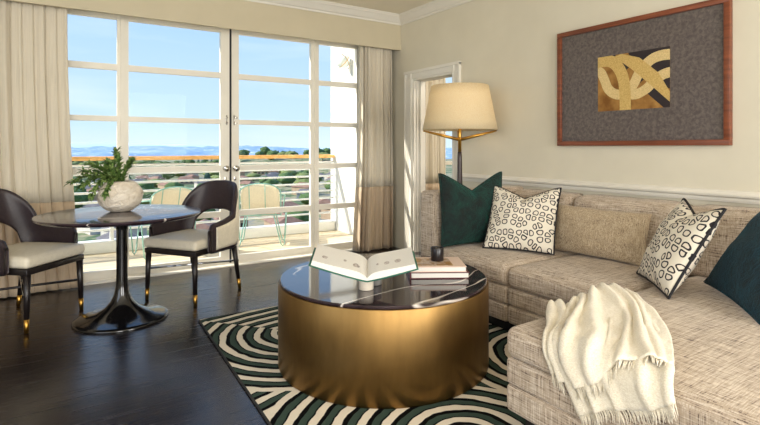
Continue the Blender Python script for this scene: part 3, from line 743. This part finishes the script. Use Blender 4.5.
# ------------------------------------------------------------ dining chairs (local: front = +Y)
def dining_chair(loc, rz, label):
    r = empty('dining_chair', loc, rz); tag(r, label, 'chair', 'dining chairs')
    hw, hd = .24, .235
    def seatfn(p, u, v, w):
        if w > .2: p.z += .018*(1-u*u)*(1-v*v)
        p.x *= 1-.06*(1-v)/2
        return p
    mk('seat', rbox(-.262, .262, -.235, .275, .415, .492, .030, 5, 6, seatfn), M['cream_leather'], r)
    mk('seat_frame', rbox(-.252, .252, -.225, .265, .372, .413, .008, 2, 1), M['dark_wood'], r)
    for sx in (-1, 1):
        for sy in (-1, 1):
            top_ = Vector((sx*(hw-.012), sy*.232+(.012 if sy > 0 else .01), .372)); bot = Vector((sx*hw, (hd+.015 if sy > 0 else -.285), 0))
            q = top_.lerp(bot, .76)
            lg = mk('leg', tube([top_, q], [.023, .016], 12), M['dark_wood'], r)
            mk('brass_tip', tube([q, bot+Vector((0, 0, .001))], [.0165, .0135], 12), M['brass'], lg)
    z = .225
    mk('stretcher', tube([(-hw, hd, z), (hw, -.27, z)], .009, 8), M['dark_wood'], r)
    tag(mk('stretcher', tube([(hw, hd, z+.02), (-hw, -.27, z+.02)], .008, 8), M['chrome'], r), 'chrome diagonal stretcher')
    # wrap-round back: plan is a U from right arm over the rear to left arm
    def plan(s, k):  # s -1..1, k = height 0..1
        a = abs(s); sg = 1 if s >= 0 else -1
        arm = .30   # share of the length that is straight arm
        W_, back = .278, -.262
        if a > 1-arm:
            q = (a-(1-arm))/arm; x = sg*W_; y = -.08+.24*q
        else:
            th = a/(1-arm)*PI/2; x = sg*W_*math.sin(th)**.85; y = -.08+(back+.08)*math.cos(th)**.75
        rear = 1-sm(.25, .85, a)
        y -= .085*k*rear; x *= 1-.30*max(0, k-.3)*(1-sm(.8, 1, a))
        return x, y
    def ztop(s):
        a = abs(s); e = math.sqrt(max(0, 1-(a/.60)**2.3)) if a < .60 else 0
        return .60+.035*(1-sm(.55, .95, a))+.265*(.75*e+.25*(1-sm(.3, .8, a)))
    def zbot(s):
        a = abs(s); return .385+.115*(1-sm(.34, .46, a))+.17*(math.sqrt(1-(a/.36)**2.4) if a < .36 else 0)
    def surf(off):
        def f(u, v):
            s = -1+2*u; zt, zb = ztop(s), zbot(s); a = abs(s)
            e = sm(1, .93, a)  # rounded arm fronts
            e = math.sqrt(max(0, 1-max(0, (a-.93)/.07)**2)) if a > .93 else 1
            zt2 = zt-(1-e)*.05; zb2 = zb+(1-e)*.01
            z_ = zb2+(zt2-zb2)*v; k = max(0, (z_-.42)/.5)
            x, y = plan(s, k)
            x2, y2 = plan(s*1.01 if a < .99 else s*.99, k)
            tx, ty = (x2-x, y2-y) if a < .99 else (x-x2, y-y2)
            if s < 0: tx, ty = -tx, -ty
            ln = math.hypot(tx, ty) or 1
            nx, ny = (ty/ln, -tx/ln)  # outward or inward, fix by sign
            if nx*x+ny*(y+.05) < 0: nx, ny = -nx, -ny
            return x+nx*off, y+ny*off, z_
        return f
    nu, nv = 72, 12
    V, Fc = [], []
    # closed padded shell: inner surface, rounded edges, outer surface
    prof = [(0, 0)]
    rows = []
    th = .034
    fi, fo = surf(0), surf(th)
    for j in range(nv+1): rows.append([fi(i/nu, .03+.94*j/nv) for i in range(nu+1)])
    for a in (45, 90, 135):
        c = math.cos(R(a)); 
        def mid(i, vv=1.0, c=c):
            A = Vector(fi(i/nu, 1)); B = Vector(fo(i/nu, 1)); q = A.lerp(B, (1-c)/2); q.z += .012*math.sin(R(a)); return q
        rows.append([mid(i) for i in range(nu+1)])
    for j in range(nv, -1, -1): rows.append([fo(i/nu, .03+.94*j/nv) for i in range(nu+1)])
    for a in (90,):
        rows.append([Vector(fi(i/nu, 0)).lerp(Vector(fo(i/nu, 0)), .5)-Vector((0, 0, .008)) for i in range(nu+1)])
    m = len(rows)
    V = [Vector(p) for rw in rows for p in rw]
    for j in range(m):
        for i in range(nu):
            k = (j+1) % m; Fc.append((j*(nu+1)+i, k*(nu+1)+i, k*(nu+1)+i+1, j*(nu+1)+i+1))
    Fc.append(tuple(j*(nu+1) for j in range(m))); Fc.append(tuple(j*(nu+1)+nu for j in reversed(range(m))))
    bk = mk('backrest', (V, Fc), M['brown_leather'], r)
    tag(bk, 'dark leather wrap-round back with arms')
    fo2 = surf(th+.001)
    op = mk('outer_panel', shell(lambda u, v: fo2(.035+.93*u, .10+.80*v), 72, 8, -.006), M['cream_leather'], bk)
    tag(op, 'cream leather outer back panel')
    return r
dining_chair((.985, 4.30, 0), math.atan2(-.27, -.38)-PI/2, 'dark leather and cream dining chair right of the dining table by the glass doors')
dining_chair((-.15, 4.33, 0), math.atan2(-.30, .33)-PI/2, 'dark leather and cream dining chair at left in front of the curtain')

# ------------------------------------------------------------ sectional sofa
SX0, SX1 = 2.41, 3.40     # front and rear of the straight run
CX0 = 1.605                # front of the chaise
YA0, YA1 = 2.95, 3.15     # arm
Y1, Y2, YE = 2.25, 1.515, .15
so = empty('sectional_sofa', (2.9, 1.8, 0)); tag(so, 'oatmeal tweed sectional sofa with chaise along the right wall', 'sofa')
TW = M['tweed']
def crown_fn(h, sd):
    def f(p, u, v, w):
        if w > .0: p.z += h*(1-u**4)*(1-v**4)*w + .004*noise.noise((p.x*6+sd, p.y*6, 0))
        return p
    return f
g = .004
def seat(x0, x1, y0, y1, sd): mk('seat_cushion', rbox(x0, x1, y0+g, y1-g, .315, .448, .045, 5, 10, crown_fn(.022, sd)), TW, so, world=True)
seat(SX0, 3.22, Y1, YA0, 1); seat(SX0, 3.22, Y2, Y1, 2); seat(CX0, 3.22, YE, Y2, 3)
for x0, y0, y1 in ((SX0+.012, Y1, YA0), (SX0+.012, Y2, Y1), (CX0+.012, YE, Y2)):
    for z0, z1 in ((.202, .316), (.088, .204)):
        mk('base_panel', rbox(x0, 3.2, y0+g, y1-g, z0, z1, .022, 4, 6), TW, so, world=True)
mk('plinth', join(box(CX0+.09, 3.3, YE+.04, Y2-.05, .013, .09), box(SX0+.08, 3.3, Y2-.05, YA1-.05, .013, .09)), M['plinth'], so, smooth=False, world=True)
def arm_fn(p, u, v, w):
    p.z += .006*noise.noise((p.x*5, p.y*5, 1)) if w > 0 else 0
    return p
ar = mk('arm', rbox(SX0+.005, 3.42, YA0, YA1, .075, .868, .038, 5, 10, arm_fn), TW, so, world=True)
def back_fn(p, u, v, w):
    k = (1-v**6)*(1-w**4)
    if u < 0: p.x -= .03*k
    p.x += .045*sm(-1, 1, w) if u < .5 else 0
    p.z += .008*(1-v**4)*(1 if w > 0 else 0)+.004*noise.noise((p.y*7, p.z*5, 2))
    return p
mk('back_frame', rbox(3.36, 3.445, YE, YA0+.02, .10, .80, .03, 3, 4), TW, so, world=True)
for y0, y1 in ((2.36, YA0), (1.58, 2.36), (YE, 1.58)):
    mk('back_cushion', rbox(3.17, 3.435, y0+.003, y1-.003, .43, .845, .055, 5, 10, back_fn), TW, so, world=True)

# ------------------------------------------------------------ pillows
def pillow(name, BL, BR, up, h, th, mat, pip, label, group, dent=.05, cat='pillow', pinch=.05, prad=.004):
    BL, BR, up = Vector(BL), Vector(BR), Vector(up).normalized()
    w = (BR-BL).length; X = (BR-BL).normalized(); up = (up-X*up.dot(X)).normalized(); Yx = up.cross(X)
    Mx = Matrix((X, Yx, up)).transposed().to_4x4(); Mx.translation = (BL+BR)/2
    n = 30; rs = random.Random(hash(label) % 1000 if False else len(label))
    sd = rs.uniform(0, 9)
    def P(u, v, side):
        x = w/2*u*(1-pinch*(1-v*v)*u*u); z = h/2*v*(1-pinch*(1-u*u)*v*v)+h/2
        dd = max(0, 1-abs(u)/.95)**1.25
        z -= dent*dd*sm(-.1, 1, v)**1.5
        e = max(0, (1-u**4)*(1-v**4))
        puff = th/2*e**.62*(.62+.38*(1-u*u)*(1-v*v))
        crease = math.exp(-(u/.12)**2)*sm(.2, 1, v)*(1 if dent > .02 else 0)
        puff *= 1-.45*crease
        puff += e*.012*noise.noise((u*2.2+sd, v*2.2, side))+ e*.005*noise.noise((u*6+sd, v*6, side*3))
        return Vector((x, side*max(puff, 0), z))
    V = []; Fc = []; idx = {}
    for side in (1, -1):
        for j in range(n+1):
            for i in range(n+1):
                u, v = -1+2*i/n, -1+2*j/n
                # denser near the rim
                u = math.sin(u*PI/2)*.35+u*.65; v = math.sin(v*PI/2)*.35+v*.65
                ed = i in (0, n) or j in (0, n)
                if ed and side == -1: idx[(side, i, j)] = idx[(1, i, j)]
                else: idx[(side, i, j)] = len(V); V.append(P(u, v, side))
    for side in (1, -1):
        for j in range(n):
            for i in range(n):
                q = (idx[(side, i, j)], idx[(side, i+1, j)], idx[(side, i+1, j+1)], idx[(side, i, j+1)])
                Fc.append(q if side == -1 else tuple(reversed(q)))
    o = mk(name, (V, Fc), mat); o.matrix_world = Mx; tag(o, label, cat, group)
    rim = [(i, 0) for i in range(n)]+[(n, j) for j in range(n)]+[(i, n) for i in range(n, 0, -1)]+[(0, j) for j in range(n, 0, -1)]
    if pip is not None: mk('piping', tube([V[idx[(1, i, j)]] for i, j in rim], prad, 8, True), pip, o)
    return o
SZ = .472
pillow('throw_pillow', (2.40, 2.86, SZ), (2.99, 2.80, SZ), (0, .06, 1), .535, .16, M['velvet_green'], M['velvet_green'], 'emerald green velvet pillow leaning on the far arm of the sofa', 'velvet pillows', dent=.125, prad=.006)
pillow('throw_pillow', (2.635, 2.675, SZ), (2.865, 2.235, SZ), (.24, .125, .42), .515, .17, M['pebble'], M['piping_black'], 'cream pillow with black ring print, in front of the green velvet pillow', 'ring print pillows', dent=.09, prad=.0055)
pillow('lumbar_pillow', (3.02, 2.40, SZ), (3.03, 1.70, SZ), (.26, 0, 1), .33, .15, M['tweed_pillow'], None, 'sand tweed lumbar pillow against the middle of the sofa back', None, dent=.005, pinch=.03)
pillow('throw_pillow', (2.850, 1.645, SZ), (2.506, 1.290, SZ), (.168, -.163, .413), .50, .17, M['pebble'], M['piping_black'], 'cream pillow with black ring print tilted at the right end of the sofa', 'ring print pillows', dent=.06, prad=.007)
pillow('throw_pillow', (2.93, 1.32, SZ+.01), (2.42, .88, SZ+.01), (.30, -.17, .44), .62, .20, M['velvet_teal'], M['velvet_teal'], 'dark teal velvet pillow at the right edge behind the ring print pillow', 'velvet pillows', dent=.04, prad=.006)

# ------------------------------------------------------------ throw blanket
XE = CX0
def drape(x, y, hgt):
    """point over the chaise: x beyond the front edge bends down round it"""
    zt = .466; r = .055
    xc = XE+r
    if x >= xc: return Vector((x, y, zt+hgt))
    s = xc-x; arc = r*PI/2
    if s < arc:
        a = s/r; return Vector((xc-(r+hgt)*math.sin(a), y, zt-r+(r+hgt)*math.cos(a)))
    return Vector((xc-r-hgt, y, zt-r-(s-arc)))
def layer(TL, TR, BL, BR, fold, seed, lift, zadd=0):
    TL, TR, BL, BR = [Vector((*p, 0)) for p in (TL, TR, BL, BR)]
    def f(u, v):
        a = TL.lerp(TR, u); b = BL.lerp(BR, u); p = a.lerp(b, v)
        wv = .018*math.sin(v*5+u*9+seed)
        p.y += wv*(1-.3*v) - .05*u*math.sin(PI*v**.8); p.x += .04*u*math.sin(PI*v**.8)
        hh = lift + fold(u, v) + .006*noise.noise((u*7+seed, v*7, 0)) + .003*noise.noise((u*20, v*16+seed, 1))
        return drape(p.x, p.y, max(hh, .006))
    return f
def ridges(u, v, rs):
    return sum(a*math.exp(-((u-(c0+c1*v+.02*math.sin(v*6+c0*9)))/w)**2) for c0, c1, w, a in rs)
def foldA(u, v):
    top_ = (1-sm(.0, .4, v))
    return .006+ridges(u, v, ((.04, 0, .05, .014), (.20, .07, .05, .022), (.36, -.06, .03, .014), (.50, .0, .03, .02), (.66, .10, .045, .018), (.93, .0, .05, .014)))+top_*.018*(.5+.5*math.sin(u*9+1))
def foldB(u, v):
    top_ = (1-sm(.0, .5, v))
    return .020+ridges(u, v, ((.04, .02, .05, .024), (.30, -.08, .07, .026), (.52, .10, .03, .016), (.66, .16, .045, .024), (.85, .02, .03, .012)))+top_*(.022*math.sin(PI*min(1, u*1.1))+.016*math.exp(-((u-.55)/.12)**2))
th_ = tag(empty('throw_blanket', (1.95, 1.2, .47)), 'cream fringed wool throw draped over the near corner of the sofa chaise', 'blanket')
A = layer((1.90, 1.49), (2.12, 1.46), (1.51, 1.25), (1.49, 1.04), foldA, 1, .002)
D = layer((2.02, 1.47), (2.36, 1.44), (1.405, 1.14), (1.585, .785), foldA, 6, .006)
B = layer((2.06, 1.48), (2.40, 1.42), (1.505, 1.13), (1.70, .87), foldB, 4, .006)
mk('under_layer', shell(A, 40, 60, .006), M['throw'], th_, world=True)
mk('under_layer', shell(D, 60, 70, .006), M['throw'], th_, world=True)
mk('folded_layer', shell(B, 60, 60, .008), M['throw'], th_, world=True)
rnd = random.Random(3); fr = []
for fn_, cnt in ((A, 55), (D, 100), (B, 90)):
    for i in range(cnt):
        u = (i+rnd.random()*.6)/cnt
        p = fn_(min(u, 1), 1); q = fn_(min(u, 1), .985); d = (p-q).normalized()
        ln = rnd.uniform(.026, .042); sd = Vector((rnd.uniform(-.2, .05), rnd.uniform(-.3, .3), 0))
        pts = [p-d*.004+Vector((0, 0, -.002)), p+d*ln*.5+sd*ln*.3, p+d*ln*.9+sd*ln*.8+Vector((0, 0, -ln*.3))]
        fr.append(tube(pts, [.0022, .0020, .0010], 5))
mk('fringe', join(*fr), M['throw'], th_, world=True)['kind'] = 'stuff'

# ------------------------------------------------------------ floor lamp
LX, LY = 3.12, 3.46
fl = empty('floor_lamp', (LX, LY, 0)); tag(fl, 'floor lamp with cream drum shade and brass branches between sofa and doorway', 'lamp')
sh = mk('lamp_shade', shell(lambda u, v: (LX+(.335-.080*v)*math.cos(-2*PI*u), LY+(.335-.080*v)*math.sin(-2*PI*u), 1.358+.400*v), 64, 4, .003), M['shade'], fl, world=True)
mk('shade_top', lathe([(.05, 1.752), (.252, 1.752), (.252, 1.754), (.05, 1.754)], 48, (LX, LY, 0)), M['shade'], sh, world=True)
mk('pole', lathe([(.034, .0), (.040, .02), (.030, .6), (.020, 1.12), (.017, 1.16)], 20, (LX, LY, 0)), M['pole_wood'], fl, world=True)
mk('collar', lathe([(.016, 1.155), (.016, 1.34), (.013, 1.36), (.008, 1.58)], 16, (LX, LY, 0)), M['brass'], fl, world=True)
for dx, dy, l_ in ((-.30, .12, 1), (.28, -.08, 1), (.10, .18, 1.0)):
    d = Vector((.838*(-1 if dx < 0 else 1), 0, 0))
    p0 = Vector((LX, LY, 1.27)); p1 = Vector((LX+dx*.98, LY+dy-dx*.45, 1.352))
    if math.hypot(p1.x-LX, p1.y-LY) > .33: q = Vector((p1.x-LX, p1.y-LY, 0)).normalized()*.33; p1 = Vector((LX+q.x, LY+q.y, 1.352))
    mk('branch_arm', tube([p0, p0.lerp(p1, .5), p1], [.015, .013, .007], 8), M['brass'], fl, world=True)
mk('base', lathe([(.12, 0), (.15, 0), (.152, .008), (.13, .02), (.05, .03), (.034, .045)], 36, (LX, LY, 0)), M['brass'], fl, world=True)
mk('bulb', lathe([(.008, 1.52), (.02, 1.54), (.032, 1.57), (.034, 1.60), (.02, 1.63), (.002, 1.64)], 16, (LX, LY, 0)), M['globe'], fl, world=True)
bl = bpy.data.lights.new('lamp_bulb_light', 'POINT'); bl.energy = 1.3; bl.color = (1, .87, .68); bl.shadow_soft_size = .06
blo = bpy.data.objects.new('lamp_bulb_light', bl); C.objects.link(blo); blo.location = (LX, LY, 1.69)

# ------------------------------------------------------------ framed art
PY0, PY1, PZ0, PZ1 = 1.413, 2.662, 1.213, 2.122
pic = empty('framed_picture', (XR, (PY0+PY1)/2, PZ0)); tag(pic, 'large copper-brown framed abstract picture on the right wall above the sofa', 'picture')
fw = .036; xb, xf0 = XR-.001, XR-.04
fr = [bbox(xf0, xb, PY0, PY1, PZ0, PZ0+fw, .003), bbox(xf0, xb, PY0, PY1, PZ1-fw, PZ1, .003), bbox(xf0, xb, PY0, PY0+fw, PZ0+fw, PZ1-fw, .003), bbox(xf0, xb, PY1-fw, PY1, PZ0+fw, PZ1-fw, .003)]
mk('frame', join(*fr), M['picture_frame'], pic, world=True)
mk('mat_board', box(XR-.022, XR-.006, PY0+fw, PY1-fw, PZ0+fw, PZ1-fw), M['mat'], pic, smooth=False, world=True)
AY0, AY1, AZ0, AZ1 = 1.775, 2.305, 1.470, 1.877
aw, ah = AY1-AY0, AZ1-AZ0
xa = XR-.0225
ap = mk('art_print', box(xa-.001, xa, AY0, AY1, AZ0, AZ1), M['art_brown'], pic, smooth=False, world=True)
def flatpoly(pts, lift):  # pts in (s,t), s left to right as seen, t up
    V = [(xa-.001-lift, AY1-aw*min(max(s, 0), 1), AZ0+ah*min(max(t_, 0), 1)) for s, t_ in pts]
    n = len(V); V2 = [(v[0]+.0003, v[1], v[2]) for v in V]
    return V+V2, [tuple(range(n)), tuple(reversed(range(n, 2*n)))]+[(i, (i+1) % n, (i+1) % n+n, i+n) for i in range(n)]
def band(pts, w, lift):
    """ribbon along pts in picture units of height, clipped to the print"""
    V, Fc = [], []; asp = aw/ah; m = len(pts)
    for i, (s, t_) in enumerate(pts):
        a = pts[max(i-1, 0)]; b = pts[min(i+1, m-1)]; dx, dy = (b[0]-a[0])*asp, b[1]-a[1]; ln = math.hypot(dx, dy)
        nx, ny = -dy/ln/asp, dx/ln
        for sg in (-1, 1):
            ss, tt = s+nx*w*sg, t_+ny*w*sg
            V.append((xa-.001-lift, AY1-aw*min(max(ss, 0), 1), AZ0+ah*min(max(tt, 0), 1)))
    for i in range(m-1): Fc.append((2*i, 2*i+1, 2*i+3, 2*i+2))
    return V, Fc
mk('black_shapes', join(flatpoly([(.45, 1), (1, 1), (1, .30), (.62, .55)], .0003), flatpoly([(.66, .32), (.78, .42), (1.0, .14), (1, 0), (.92, 0)], .0004),
                        flatpoly([(.50, .40), (.60, .66), (.72, .55), (.60, .44)], .0004), flatpoly([(.20, 1), (.26, 1), (.46, .74), (.42, .70)], .0004)), M['art_black'], ap, smooth=False, world=True)
def arcpts(cx, cy, r_, a0, a1, n=26):
    asp = aw/ah; return [(cx+r_*math.cos(R(a0+(a1-a0)*i/n))/asp, cy+r_*math.sin(R(a0+(a1-a0)*i/n))) for i in range(n+1)]
def smooth_pts(p, n=8):
    o = []
    for i in range(len(p)-1):
        a, b, c, d = p[max(i-1, 0)], p[i], p[i+1], p[min(i+2, len(p)-1)]
        for k in range(n):
            t_ = k/n; o.append(tuple(.5*(2*b[q]+(c[q]-a[q])*t_+(2*a[q]-5*b[q]+4*c[q]-d[q])*t_*t_+(3*b[q]-a[q]-3*c[q]+d[q])*t_**3) for q in (0, 1)))
    return o+[p[-1]]
mk('pale_band', join(band(smooth_pts([(-.05, .74), (.04, .72), (.10, .58), (.16, .40), (.28, .29), (.44, .30), (.53, .45), (.62, .66), (.76, .82), (.90, .87), (1.05, .86)]), .088, .0008),
                     band(smooth_pts([(.42, .28), (.56, .26), (.70, .34), (.80, .46), (.92, .55), (1.05, .58)]), .085, .0009)), M['art_pale'], ap, smooth=False, world=True)
mk('gold_band', join(band(smooth_pts([(-.05, .90), (.10, .92), (.22, .88), (.32, .74), (.38, .55), (.405, .3), (.41, -.05)]), .105, .0012), band([(.30, 1.06), (.55, .80), (.8, .50), (1.06, .17)], .115, .0015)), M['art_gold'], ap, smooth=False, world=True)

# ------------------------------------------------------------ things on the coffee table
# open book: spine along direction a, pages rise to both sides
bc = Vector((1.35, 2.20, CT))
def openbook():
    sp0 = Vector((1.294, 2.10, CT+.069)) # near end of the spine
    r = empty('open_book', (bc.x, bc.y, CT+.06)); tag(r, 'large open book with green cover propped up on the coffee table', 'book')
    ax = Vector((.529, .849, .12)).normalized()      # along the spine
    sd = Vector((.838, -.546, 0))              # to the right
    Hh = .275
    def page(side, lift, extra, w, z0):
        def f(u, v):
            x = side*w*u; z_ = z0 + extra*(1-math.exp(-u*9))*math.exp(-u*1.0)*1.0 + lift*u**1.15
            return sp0+ax*Hh*v+sd*x+Vector((0, 0, z_))
        return f
    for side, lift in ((-1, .080), (1, .062)):
        f0 = page(side, lift, .0, (.285 if side < 0 else .25), 0.0); f1 = page(side, lift*.95, .034, (.268 if side < 0 else .235), .012)
        cv = shell(f0 if side > 0 else (lambda u, v, f0=f0: f0(1-u, v)), 20, 6, .005)
        c_ = mk('cover', cv, M['green_cover'], r, world=True)
        n = 24; V = []
        for j in range(2):
            for i in range(n+1):
                V.append(f0(i/n*.965, .02 if j == 0 else .98)+Vector((0, 0, .0015))); V.append(f1(i/n, .02 if j == 0 else .98))
        m = 2*(n+1); Fc = []
        for i in range(n):
            Fc.append((2*i, 2*i+2, 2*i+3, 2*i+1)); Fc.append((m+2*i, m+2*i+1, m+2*i+3, m+2*i+2))
            Fc.append((2*i+1, 2*i+3, m+2*i+3, m+2*i+1)); Fc.append((2*i, m+2*i, m+2*i+2, 2*i+2))
        Fc.append((2*n, m+2*n, m+2*n+1, 2*n+1)); Fc.append((0, 1, m+1, m))
        pb = mk('page_block', (V, Fc), M['page'], r, smooth=False, world=True)
        # small grey plates printed on the pages
        spots_ = ((.20, .30, .07, .10), (.42, .42, .03, .06), (.80, .35, .06, .07)) if side < 0 else ((.42, .36, .06, .08), (.66, .36, .07, .09), (.22, .38, .03, .05))
        V = []; Fc = []
        for (u0, v0, du, dv) in spots_:
            b = len(V); k = 14
            V.append(f1(u0, v0)+Vector((0, 0, .0012)))
            for i in range(k):
                a = 2*PI*i/k; q = 1+.3*noise.noise((u0*9+math.cos(a), math.sin(a), v0)); V.append(f1(u0+du*q*math.cos(a), v0+dv*q*math.sin(a))+Vector((0, 0, .0012)))
            for i in range(k): Fc.append((b, b+1+i, b+1+(i+1) % k))
        mk('page_picture', (V, Fc), M['print_grey'], pb, smooth=False, world=True)
M['print_grey'] = simple('grey_halftone', (176, 166, 158), .8, var=40, nscale=90)
openbook()
bs = empty('book_stand', (bc.x, bc.y, CT)); tag(bs, 'cream and grey stone stand under the open book', 'stand')
mk('cream_drum', lathe([(.0, .001), (.036, .001), (.038, .004), (.038, .062), (.036, .066), (.0, .066)], 32, (bc.x, bc.y, CT)), M['marble_white'], bs, world=True)
mk('grey_drum', lathe([(.0, .001), (.036, .001), (.038, .004), (.038, .070), (.036, .074), (.0, .074)], 32, (bc.x+.085, bc.y+.055, CT)), M['grey_stone'], bs, world=True)

def closed_book(c, rz, w, d, h, z, cov, label, art=False):
    r = empty('book', (c[0], c[1], z), rz); tag(r, label, 'book', 'stacked books on the coffee table')
    mk('pages', bbox(-w/2+.006, w/2-.004, -d/2+.005, d/2-.005, .004, h-.004, .002), M['page'], r, smooth=False)
    cv = mk('cover', join(bbox(-w/2, w/2, -d/2, d/2, 0, .004, .0015), bbox(-w/2, w/2, -d/2, d/2, h-.004, h, .0015), bbox(-w/2-.003, -w/2+.004, -d/2, d/2, 0, h, .0015)), cov, r, smooth=False)
    if art:
        mk('cover_picture', box(-w/2+.03, w/2-.07, -d/2+.03, d/2-.035, h+.0002, h+.0008), M['cover_art'], cv, smooth=False)
t = MT('cover_art_print', (170, 130, 80), .4); v = t.noise(t.coord(), 16, 4, .6, 1)
t.col(t.ramp(v, [(.3, (120, 84, 74)), (.45, (206, 190, 176)), (.55, (150, 110, 60)), (.7, (188, 152, 84))])); M['cover_art'] = t.m
brz = R(-33.1+2)
bc2 = (1.858, 2.255)
closed_book(bc2, brz, .325, .25, .034, CT+.001, M['maroon'], 'thick book with maroon cover edge, bottom of the coffee table stack')
closed_book((bc2[0]-.004, bc2[1]+.004), brz, .308, .245, .030, CT+.036, M['pink_cover'], 'pale pink book with picture cover, top of the coffee table stack', True)
cd = empty('candle', (1.878, 2.275, CT+.0675)); tag(cd, 'black glass jar candle standing on the stacked books', 'candle')
mk('jar', lathe([(.0, 0), (.034, 0), (.037, .004), (.038, .076), (.036, .078), (.035, .076), (.034, .062), (.0, .062)], 36), M['black_glass'], cd)
mk('wax', lathe([(.0, .0625), (.0335, .0625), (.0335, .066), (.0, .066)], 30), M['wax'], cd)
mk('wick', tube([(0, 0, .066), (.001, 0, .074)], .0012, 6), M['dark_wood'], cd)
